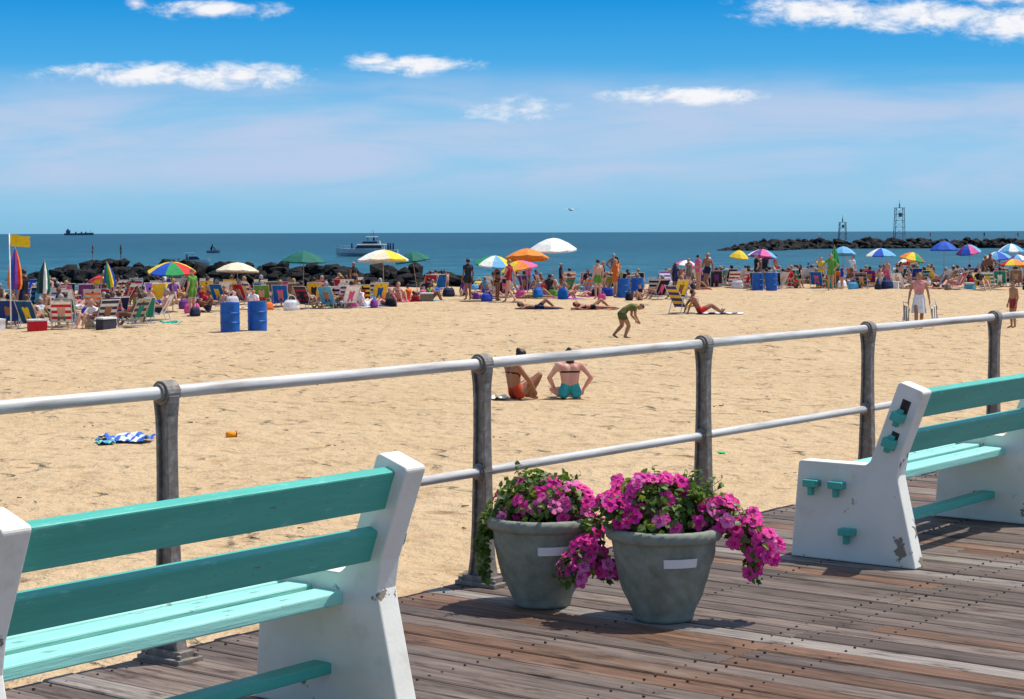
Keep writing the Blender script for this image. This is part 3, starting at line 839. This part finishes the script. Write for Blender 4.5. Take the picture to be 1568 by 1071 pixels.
def umb(x, y, width, cols, top=2.2, tilt=(0, 0), closed=False):
    z = sand_z(x, y)
    ob = place("beach_umbrella", parc_me if closed else par_me, (x, y, z - .02), 0)
    s = 1 if closed else width / 2
    ob.scale = (s, s, top / 2.2)
    ob.rotation_euler = (math.radians(tilt[0]), math.radians(tilt[1]), R() * 6)
    cs = [cloth(*c) for c in cols]
    override(ob, [cs[i % len(cs)] for i in range(4)])
RED = (205, 38, 42); YEL = (235, 200, 50); BLU = (32, 85, 185); GRN = (35, 145, 80); WHT = (235, 235, 225); ORG = (228, 135, 50); PNK = (222, 95, 150); DGR = (22, 100, 85); LBL = (105, 172, 215); PUR = (112, 62, 145); CRM = (230, 215, 185)
U_ = [(-12.0, 67, 1.75, (RED, YEL, BLU, GRN), 1.85, (4, 6)), (-10.6, 73, 1.7, (CRM,), 1.72, (0, -3)), (-8.5, 77, 1.75, (DGR,), 2.1, (0, 3)), (-5.1, 75.5, 2.1, (WHT, CRM, YEL, WHT), 2.2, (3, 0)),
      (-4.0, 81, 1.5, (DGR,), 2.05, (0, 8)), (-.82, 77, 1.65, (LBL, YEL, GRN, WHT), 1.95, (6, -6)), (.67, 82, 1.9, (ORG,), 2.2, (0, 8)), (.55, 75.5, 1.5, (YEL, ORG, PNK, YEL), 1.75, (4, 10)), (1.9, 85, 2.1, (WHT,), 2.62, (0, 6)),
      (8.6, 95, 1.15, (PNK, WHT), 1.45, (0, -8)), (12.4, 95, 1.5, (PNK, LBL, WHT, PUR), 2.0, (5, 5)), (18.5, 95, 1.5, (LBL, WHT, BLU, LBL), 2.0, (0, 0)), (19.3, 93, 1.3, (ORG, YEL, GRN, RED), 1.9, (5, 12)),
      (22.8, 100, 1.5, (BLU,), 2.35, (0, 0)), (24.3, 100, 1.3, (PNK, LBL, PUR, BLU), 2.2, (8, 8)), (24.7, 96, 1.4, (LBL, BLU, LBL, WHT), 1.8, (0, -8)), (23.8, 90, 1.2, (ORG, RED, YEL, ORG), 1.55, (0, 0)), (26.6, 101, 1.4, (LBL, WHT), 2.2, (0, 0)),
      (11.4, 97, 1.0, (YEL,), 1.9, (0, 10)), (-16.2, 75, 1.1, (PNK, RED, YEL, PNK), 1.2, (14, 0)), (17.3, 99, 1.3, (LBL,), 2.1, (0, 5)), (27.8, 99, 1.5, (RED, WHT), 1.9, (0, 5)), (25.6, 93, 1.2, (YEL, ORG), 1.5, (0, 12)), (31, 100, 1.6, (GRN, WHT), 2.1, (0, 0)),
      (20.6, 98, 1.3, (WHT, RED), 1.5, (0, 8)), (26.0, 97, 1.2, (PUR, LBL, WHT), 1.6, (0, -6))]
for (x, y, wd, cols, top, tl) in U_: umb(x, y, wd, cols, top, tl)
umb(15.4, 90, 1, (GRN, GRN, (120, 200, 70), GRN), 2.05, (0, 4), True)
umb(-15.0, 57, 1, (RED, ORG, BLU, PUR), 2.3, (4, 4), True)
umb(-14.7, 70, 1, (BLU, GRN, YEL, BLU), 1.7, (4, -8), True)
umb(-14.9, 60, 1, (DGR, (20, 40, 40), WHT, DGR), 1.9, (-4, 3), True)

drum_m = pmat("blue_drum_plastic", (0.012, 0.12, 0.46, 1), .4, .3, 5)
dm = MB(); rings = []
for z, r in ((0, .265), (.02, .285), (.28, .287), (.29, .298), (.32, .298), (.33, .287), (.56, .287), (.57, .298), (.60, .298), (.61, .287), (.86, .285), (.89, .29), (.905, .285), (.905, .262), (.86, .258)):
    rings.append([(r * math.cos(2 * math.pi * i / 32), r * math.sin(2 * math.pi * i / 32), z) for i in range(32)])
dm.loft(rings); drum_me = dm.mesh("trash_barrel", [drum_m], False)
for x, y in ((-7.88, 52.9), (-7.17, 53.3), (4.72, 80.5), (5.38, 81.2), (11.55, 89), (12.15, 88.6)):
    place("trash_barrel", drum_me, (x, y, sand_z(x, y) - .02), R() * 6, None, .004, .94)

cool = MB(); cool.box((0, 0, .15), (.5, .3, .3), 0); cool.box((0, 0, .325), (.53, .33, .05), 1); cool.tube((-.24, .17, .28), (.24, .17, .28), .012, .012, 1, 6)
cool_me = cool.mesh("cooler", [WHITE, WHITE])
bag = MB(); rings = []
for z, a_, b_ in ((0, .22, .12), (.1, .25, .15), (.25, .22, .11), (.32, .17, .05)): rings.append([(a_ * math.cos(2 * math.pi * i / 14), b_ * math.sin(2 * math.pi * i / 14), z) for i in range(14)])
bag.loft(rings)
for k in range(8):
    t0, t1 = math.pi * k / 8, math.pi * (k + 1) / 8
    bag.tube((.12 * math.cos(t0), 0, .3 + .16 * math.sin(t0)), (.12 * math.cos(t1), 0, .3 + .16 * math.sin(t1)), .01, .01, 0, 5)
bag_me = bag.mesh("beach_bag", [WHITE])
def towel_mesh(crumple, seedv):
    mb = MB(); nx_, ny_ = 24, 34
    for j in range(ny_):
        for i in range(nx_):
            x_, y_ = (i / (nx_ - 1) - .5) * .85, (j / (ny_ - 1) - .5) * 1.6
            p = Vector((x_ * 2.4, y_ * 2.4, seedv))
            h = abs(noise.noise(p)) * crumple + abs(noise.noise(p * 2.0)) * crumple * .35 + .03
            mb.v.append((x_ * (1 - crumple * .8) + .2 * crumple * noise.noise(p + Vector((9, 0, 0))), y_ * (1 - crumple * .9) + .5 * crumple * noise.noise(p * .7), h))
    for j in range(ny_ - 1):
        for i in range(nx_ - 1):
            mb.f.append((j * nx_ + i, j * nx_ + i + 1, (j + 1) * nx_ + i + 1, (j + 1) * nx_ + i)); mb.m.append(0 if (j // 4) % 2 else 1)
    return mb.mesh("towel", [WHITE, WHITE], True)
tow_me = towel_mesh(.03, 1.0); tow_cr = towel_mesh(.30, 5.0)
def towel(x, y, deg, c1, c2, me=None, s=1.0):
    ob = place("beach_towel", me or tow_me, (x, y, sand_z(x, y)), math.radians(deg), None, 0, s)
    override(ob, [cloth(*c1), cloth(*c2)])
towel(-5.20, 25.3, 75, (235, 238, 245), (70, 115, 205), tow_cr, .64)
towel(-5.42, 25.1, 20, (150, 215, 90), (90, 165, 220), tow_cr, .34)
towel(-10.3, 57, 60, (40, 150, 130), (60, 180, 160), tow_cr, .6)
towel(-.25, 31.1, 20, (240, 230, 200), (250, 245, 235), tow_cr, .42)
towel(6.9, 62.9, 80, (60, 60, 120), (240, 240, 240))
towel(3.0, 68.4, 100, (200, 70, 50), (60, 50, 60)); towel(.9, 68.7, 95, (40, 40, 60), (30, 70, 140))
towel(2.62, 23.6, 0, (60, 200, 120), (60, 200, 120), tow_cr, .12)
cup = MB(); cup.tube((0, 0, 0), (.13, 0, 0), .035, .05, 0, 20); cup.tube((.13, 0, 0), (.14, 0, 0), .054, .054, 1, 20); cup.tube((.14, 0, 0), (.2, 0, .02), .004, .004, 1, 6)
cup.obj("drink_cup", [cloth(240, 150, 20), cloth(150, 60, 20)], True, None, (-3.9, 25.7, sand_z(-3.9, 25.7) + .04), .4, 0, 1.0)
chair(5.62, 63.0, -60, cloth(230, 190, 40), cloth(60, 50, 110), 1.15, False)
for sx, tl in ((-.40, 8), (.44, -14)):
    fc = MB()
    for i in range(5): fc.box((-.24 + i * .12, 0, .40), (.11, .03, .50), i % 2)
    for yy in (-.31, .31): fc.tube((yy, -.03, .0), (yy, .03, .78), .014, .014, 2, 6); fc.tube((yy * .9, .05, .02), (yy * .9, -.04, .6), .012, .012, 2, 6)
    for zz in (.1, .76): fc.tube((-.31, 0, zz), (.31, 0, zz), .014, .014, 2, 6)
    o = fc.obj("folded_beach_chair", [cloth(110, 105, 100), WHITE, metal_m], False, None, (11.7 + sx, 54.3, sand_z(11.7, 54.4) + .12), math.radians(62), 0, .85)
    o.rotation_euler = (0, math.radians(tl), math.radians(62))

G = [(-12.75, 53.6, 10, (205, 40, 50), WHT, 'c'), (-13.9, 54.6, -20, (20, 80, 125), (20, 80, 125), 'c'), (-11.7, 54.4, 40, (220, 220, 220), (60, 60, 70), 'c'), (-13.3, 56.5, 0, (30, 130, 120), (30, 60, 70), 'c'),
     (-11.0, 55.3, 60, (60, 65, 80), (180, 170, 150), 'c'), (-14.8, 55.7, 10, (30, 60, 130), (30, 60, 130), 'c'), (-15.3, 53.4, 200, (30, 130, 100), (250, 250, 250), 'c'), (-12.2, 58, 0, (200, 60, 60), (30, 60, 160), 'c')]
for x, y, d_, c1, c2, k in G: chair(x, y, d_, cloth(*c1), cloth(*c2), 1.0, True)
person("seated_beachgoer", 'sit', -12.2, 54.9, 150, SK[3], HR[2], 'shirt', WHITE, cloth(230, 220, 200))
person("standing_beachgoer", 'raised', -15.2, 59, 60, SK[1], None, 'shirt', BLACK, cloth(20, 30, 60))
for x, y, c in ((-13.3, 53.0, (200, 30, 40)), (-12.3, 55.8, (30, 80, 180)), (-14.5, 53.2, (235, 235, 235)), (-11.5, 53.6, (60, 60, 70))):
    ob = place("cooler", cool_me, (x, y, sand_z(x, y) - .01), U(0, 3)); override(ob, [cloth(*c), WHITE])
fl = empty("warning_flag", (-14.35, 54.2, sand_z(-14.35, 54.2)))
s = MB(); s.tube((0, 0, -.3), (0, 0, 2.72), .022, .018, 0, 8); s.obj("pole", [WHITE], True, fl)
s = MB(); rings = []
for i in range(15):
    t = i / 14; rings.append([(.02 + .56 * t, .05 * math.sin(t * 7), 2.68 - .03 * t + .02 * math.sin(t * 6)), (.02 + .56 * t, .05 * math.sin(t * 7 + .6), 2.36 - .04 * t)])
s.loft(rings, 0, False, False); s.obj("flag_cloth", [cloth(240, 200, 30)], True, fl)

def group(x, y, pst=.20):
    r = R()
    if r < .38:
        d_ = U(-40, 60) if R() < .8 else U(0, 360)
        chair(x, y, d_)
        if R() < .5: chair(x + U(.7, .9), y + U(-.3, .3), d_ + U(-15, 15))
    elif r < .38 + pst:
        person("standing_beachgoer", random.choice(['stand', 'walk', 'hips', 'raised']), x, y, U(0, 360), s=U(.55, 1.0))
    elif r < .80:
        person("seated_beachgoer", random.choice(['sit', 'sitb', 'lean']), x, y, U(0, 360), s=U(.75, 1.0))
        if R() < .6: towel(x, y, U(0, 90), random.choice(PAL), random.choice(PAL))
    elif r < .88:
        person("sunbather", 'lie', x, y, U(40, 140)); towel(x, y, 20, random.choice(PAL), random.choice(PAL))
    elif r < .94:
        ob = place("cooler", cool_me, (x, y, sand_z(x, y) - .01), U(0, 3)); override(ob, [rc(), WHITE])
    if R() < .6:
        xx, yy = x + U(-.7, .7), y - U(.2, .6)
        ob = place("beach_bag", bag_me, (xx, yy, sand_z(xx, yy) - .01), U(0, 3), None, 0, U(.8, 1.5)); override(ob, [rc()])
def scatter(n, x0, x1, f0, f1, pst=.2, mind=.75):
    pts = []
    tries = 0
    while len(pts) < n and tries < n * 40:
        tries += 1
        x = U(x0, x1); lo, hi = f0(x), f1(x)
        y = lo + (hi - lo) * R()
        if all((x - a) ** 2 + ((y - b_) * .8) ** 2 > mind ** 2 for a, b_ in pts): pts.append((x, y))
    for x, y in pts: group(x, y, pst)
scatter(20, -17.5, -10.6, lambda x: 58, lambda x: 67, .06, .8)
scatter(92, -21.5, -4, lambda x: 68, lambda x: 84, .07)
scatter(52, -4, 8, lambda x: 76, lambda x: 94, .14)
scatter(175, 8, 32, lambda x: 89.5 + max(0, (14 - x)) * .3, lambda x: 105, .26)
for x, y, d_ in ((-1.8, 78, 30), (12.0, 93, 100), (14.9, 88.5, 180), (8.9, 90.5, -60), (9.6, 93, 20), (5.0, 93, 0), (-.1, 74.5, 60)):
    person("standing_beachgoer", random.choice(['stand', 'walk', 'hips', 'raised']), x, y, d_)

# ------------------------------------------------------------------ rock jetties
m, nt, b = new_mat("wet_rock")
v = coords(nt); n = ntex(nt, v, 1.2, 6, .65)
nt.links.new(ramp(nt, n, [(0.3, (.005, .005, .005)), (.6, (.014, .013, .011)), (.78, (.055, .045, .03))]), b.inputs['Base Color'])
b.inputs['Roughness'].default_value = .7; b.inputs['Specular IOR Level'].default_value = .15; nt.links.new(bump(nt, n, .8, .4), b.inputs['Normal'])
rock_m = m
def jetty(pts, width, size, height, n, taper=True):
    mb = MB()
    segs = list(zip(pts, pts[1:])); lens = [(Vector(b_) - Vector(a_)).length for a_, b_ in segs]; tot = sum(lens)
    for _ in range(n):
        d = R() * tot; dd = d
        for (a_, b_), l in zip(segs, lens):
            if d <= l: break
            d -= l
        a2, b2 = Vector((*a_, 0)), Vector((*b_, 0)); t = d / l
        dirv = (b2 - a2).normalized(); sd = Vector((-dirv.y, dirv.x, 0))
        w_ = U(-1, 1); s = size * U(.55, 1.25)
        endk = min(1, (dd / tot) * 7 + .2) if taper else 1
        p = a2.lerp(b2, t) + sd * w_ * width / 2
        ztop = height * endk * (1 - .75 * abs(w_)) 
        z = SEA + U(-.3, 1) * ztop - s * .3
        bm = bmesh.new(); bmesh.ops.create_icosphere(bm, subdivisions=1, radius=1)
        rot = Matrix.Rotation(R() * 6.28, 3, 'Z') @ Matrix.Rotation(U(-.5, .5), 3, 'X')
        sc_ = Vector((s * U(.8, 1.3), s * U(.7, 1.1), s * U(.45, .8)))
        vs = []
        for v_ in bm.verts:
            q = v_.co.copy(); q *= U(.78, 1.2); q = Vector((q.x * sc_.x, q.y * sc_.y, q.z * sc_.z)); vs.append(p + Vector((0, 0, z)) + rot @ q)
        mb.add(vs, [tuple(x_.index for x_ in f_.verts) for f_ in bm.faces]); bm.free()
    return mb.obj("rock_jetty", [rock_m])
jetty([(-51, 205), (-30, 182), (-4, 150)], 8, 1.05, 2.35, 1400)
jetty([(62, 500), (82, 555), (200, 570)], 14, 1.7, 3.1, 1300)
for x, y, z in ((-44.2, 200, -1.05), (-40.2, 195, -1.05)):
    person("fisherman", 'stand', x, y, U(0, 360), kind='shirt', c1=BLACK, c2=cloth(30, 40, 70), z=z, s=.9)
for x in (91, 124, 140, 146, 150):
    person("fisherman", 'stand', x, 562, U(0, 360), kind='shirt', z=-.35)

steel = pmat("tower_steel", (0.16, .18, .20, 1), .5, .2, 3)
def tower(loc, h, wb, wt, levels):
    e = empty("navigation_tower", loc)
    s = MB()
    def wdt(z): return (wb + (wt - wb) * z / h) / 2
    for k in range(levels):
        z0, z1 = h * k / levels, h * (k + 1) / levels; a_, b_ = wdt(z0), wdt(z1)
        c0 = [(-a_, -a_, z0), (a_, -a_, z0), (a_, a_, z0), (-a_, a_, z0)]; c1 = [(-b_, -b_, z1), (b_, -b_, z1), (b_, b_, z1), (-b_, b_, z1)]
        for i in range(4):
            j = (i + 1) % 4
            s.tube(c0[i], c1[i], .10, .10, 0, 5); s.tube(c1[i], c1[j], .06, .06, 0, 5)
            s.tube(c0[i], c1[j], .04, .04, 0, 5)
    s.obj("lattice", [steel], False, e)
    s = MB(); s.box((0, 0, h), (wt * 1.25, wt * 1.25, .1)); s.tube((0, 0, h), (0, 0, h + 1.2), .2, .16, 0, 8); s.tube((0, 0, h + 1.2), (0, 0, h + 2.2), .06, .04, 0, 6)
    s.box((0, -wt * .5, h * .78), (wt * .45, .1, wt * .5)); s.obj("platform_and_lamp", [steel], False, e)
tower((114.0, 558, -.9), 9.4, 2.9, 2.3, 5)
tower((98.0, 562, -.9), 5.2, 2.2, 1.7, 3)

# ------------------------------------------------------------------ boats
hullw = pmat("white_hull", (0.50, .53, .56, 1), .4, .15, 2); glassm = pmat("dark_glass", (0.02, .03, .045, 1), .15, .2, 2); grey = pmat("boat_grey", (0.17, .21, .26, 1), .5, .2, 2)
def hull(mb, Lh, B, H, mat=0):
    rings = []
    for i in range(13):
        t = i / 12; x_ = (t - .5) * Lh; wv_ = B / 2 * (1 - max(0, (t - .45) / .55) ** 2.2) + .02; top = H * (1 + .35 * t ** 2)
        fl_ = .75 - .35 * t
        rings.append([(x_, -wv_, top), (x_, -wv_ * .92, top * .45), (x_ - .02 * Lh * t, -wv_ * fl_, 0), (x_ - .03 * Lh * t, 0, -.25), (x_ - .02 * Lh * t, wv_ * fl_, 0), (x_, wv_ * .92, top * .45), (x_, wv_, top)])
    mb.loft(rings, mat)
e = empty("motor_yacht", (-30.8, 403, SEA), math.pi)
s = MB(); hull(s, 13.2, 3.9, 1.35); s.obj("hull", [hullw], False, e)
s = MB()
def house(mb, x0, x1, w_, z0, z1, rake, mat):
    mb.loft([[(x0, -w_ / 2, z0), (x1, -w_ / 2, z0), (x1, w_ / 2, z0), (x0, w_ / 2, z0)], [(x0 + .1, -w_ * .45, z1), (x1 - rake, -w_ * .45, z1), (x1 - rake, w_ * .45, z1), (x0 + .1, w_ * .45, z1)]], mat)
house(s, -3.8, 2.6, 3.2, 1.4, 2.5, .9, 0); house(s, -3.2, 2.35, 3.3, 1.75, 2.25, .5, 1); house(s, -4.2, 2.0, 3.3, 2.5, 2.6, .1, 0)
house(s, -2.9, 1.2, 2.7, 2.6, 3.3, .6, 0); house(s, -2.4, 1.0, 2.8, 2.8, 3.15, .4, 1); house(s, -2.4, .1, 2.4, 4.1, 4.22, .1, 0)
for x_ in (-2.3, -.2):
    for y_ in (-1, 1): s.tube((x_, y_, 3.2), (x_, y_, 4.1), .05, .05, 2, 5)
s.tube((-1.6, 0, 4.2), (-1.3, 0, 5.7), .06, .03, 2, 5); s.tube((-.9, .8, 4.2), (-1.1, .8, 5.3), .03, .02, 2, 5); s.box((-1.5, 0, 4.8), (.3, 1.5, .2), 2)
for i in range(12):
    x_ = -6 + i * 1.1
    s.tube((x_, -1.7 + max(0, x_ - 1) * .25, 1.4), (x_, -1.7 + max(0, x_ - 1) * .25, 2.2), .03, .03, 2, 4)
s.tube((-6, -1.7, 2.2), (1, -1.7, 2.2), .03, .03, 2, 4); s.tube((1, -1.7, 2.2), (6.1, -.4, 2.3), .03, .03, 2, 4)
for px_ in (-5.6, -5.0, -4.5, 3.2, -1.5): s.capsule((px_, -.5, 1.5 if abs(px_) > 2 else 3.2), (px_, -.5, 2.7 if abs(px_) > 2 else 4.0), .22, .16, 3, 8)
s.obj("superstructure", [hullw, glassm, grey, cloth(40, 60, 110)], False, e)
e = empty("motorboat", (-50.2, 300, SEA), .05)
s = MB(); hull(s, 4.9, 1.9, .75); s.obj("hull", [hullw], False, e)
s = MB(); house(s, -.9, 1.0, 1.4, .8, 1.35, .5, 1); s.capsule((-1.2, 0, .7), (-1.2, 0, 1.5), .22, .15, 2, 8); s.box((-2.45, 0, .6), (.35, .4, .9), 2); s.tube((-1.4, .7, .8), (-1.4, .7, 1.9), .03, .03, 2, 4); s.tube((-.4, .7, .8), (-.4, .7, 1.9), .03, .03, 2, 4); s.box((-.9, 0, 1.92), (1.4, 1.6, .07), 0)
s.obj("cabin", [hullw, glassm, grey], False, e)
e = empty("jet_ski", (-76, 483, SEA), .2)
s = MB(); hull(s, 3.4, 1.3, .6); s.box((.3, 0, .9), (.5, .5, .6)); s.capsule((-.5, 0, .9), (-.3, 0, 1.7), .28, .2, 1, 8); s.ell((-.2, 0, 2.05), (.16, .16, .2), 1); s.capsule((-.35, 0, 1.6), (.4, 0, 1.25), .1, .07, 1, 6)
s.obj("body", [grey, BLACK], False, e)
e = empty("cargo_ship", (-1368, 6000, SEA))
s = MB(); rings = []
for t in [i / 10 for i in range(11)]:
    x_ = (t - .5) * 92; w_ = 7 * (1 - max(0, (t - .8) / .2) ** 2 * .95); rings.append([(x_, -w_, 6 + 2 * t * t), (x_, -w_ * .85, 0), (x_, w_ * .85, 0), (x_, w_, 6 + 2 * t * t)])
s.loft(rings); s.box((-34, 0, 11), (12, 11, 10)); s.box((-35, 0, 18), (4, 4, 5)); s.box((-10, 0, 8.5), (3, 10, 5)); s.box((8, 0, 8.5), (3, 10, 5)); s.box((22, 0, 8.5), (3, 10, 5)); s.tube((36, 0, 7), (36, 0, 15), .6, .5)
s.obj("hull_and_house", [pmat("ship_hull", (0.08, .12, .17, 1), .6)], False, e)

s = MB(); s.ell((0, 0, 0), (.09, .26, .08), 0); s.ell((0, .26, .03), (.05, .07, .05), 0); s.tube((0, .31, .03), (0, .37, .02), .015, .004, 1, 5)
for sx in (-1, 1):
    s.loft([[(0, .10, .03), (0, -.08, .03)], [(sx * .3, .14, .14), (sx * .3, -.04, .13)], [(sx * .68, -.02, .08), (sx * .68, -.08, .08)]], 1, False, False)
s.add([(-.03, -.2, 0), (.03, -.2, 0), (.08, -.38, 0), (-.08, -.38, 0)], [(0, 1, 2, 3)], 0)
s.obj("seagull", [pmat("gull_white", (.7, .7, .7, 1)), pmat("gull_grey", (.45, .47, .5, 1))], True, None, (4.7, 150, 3.4), .6)
print("objects", len(scene.objects))
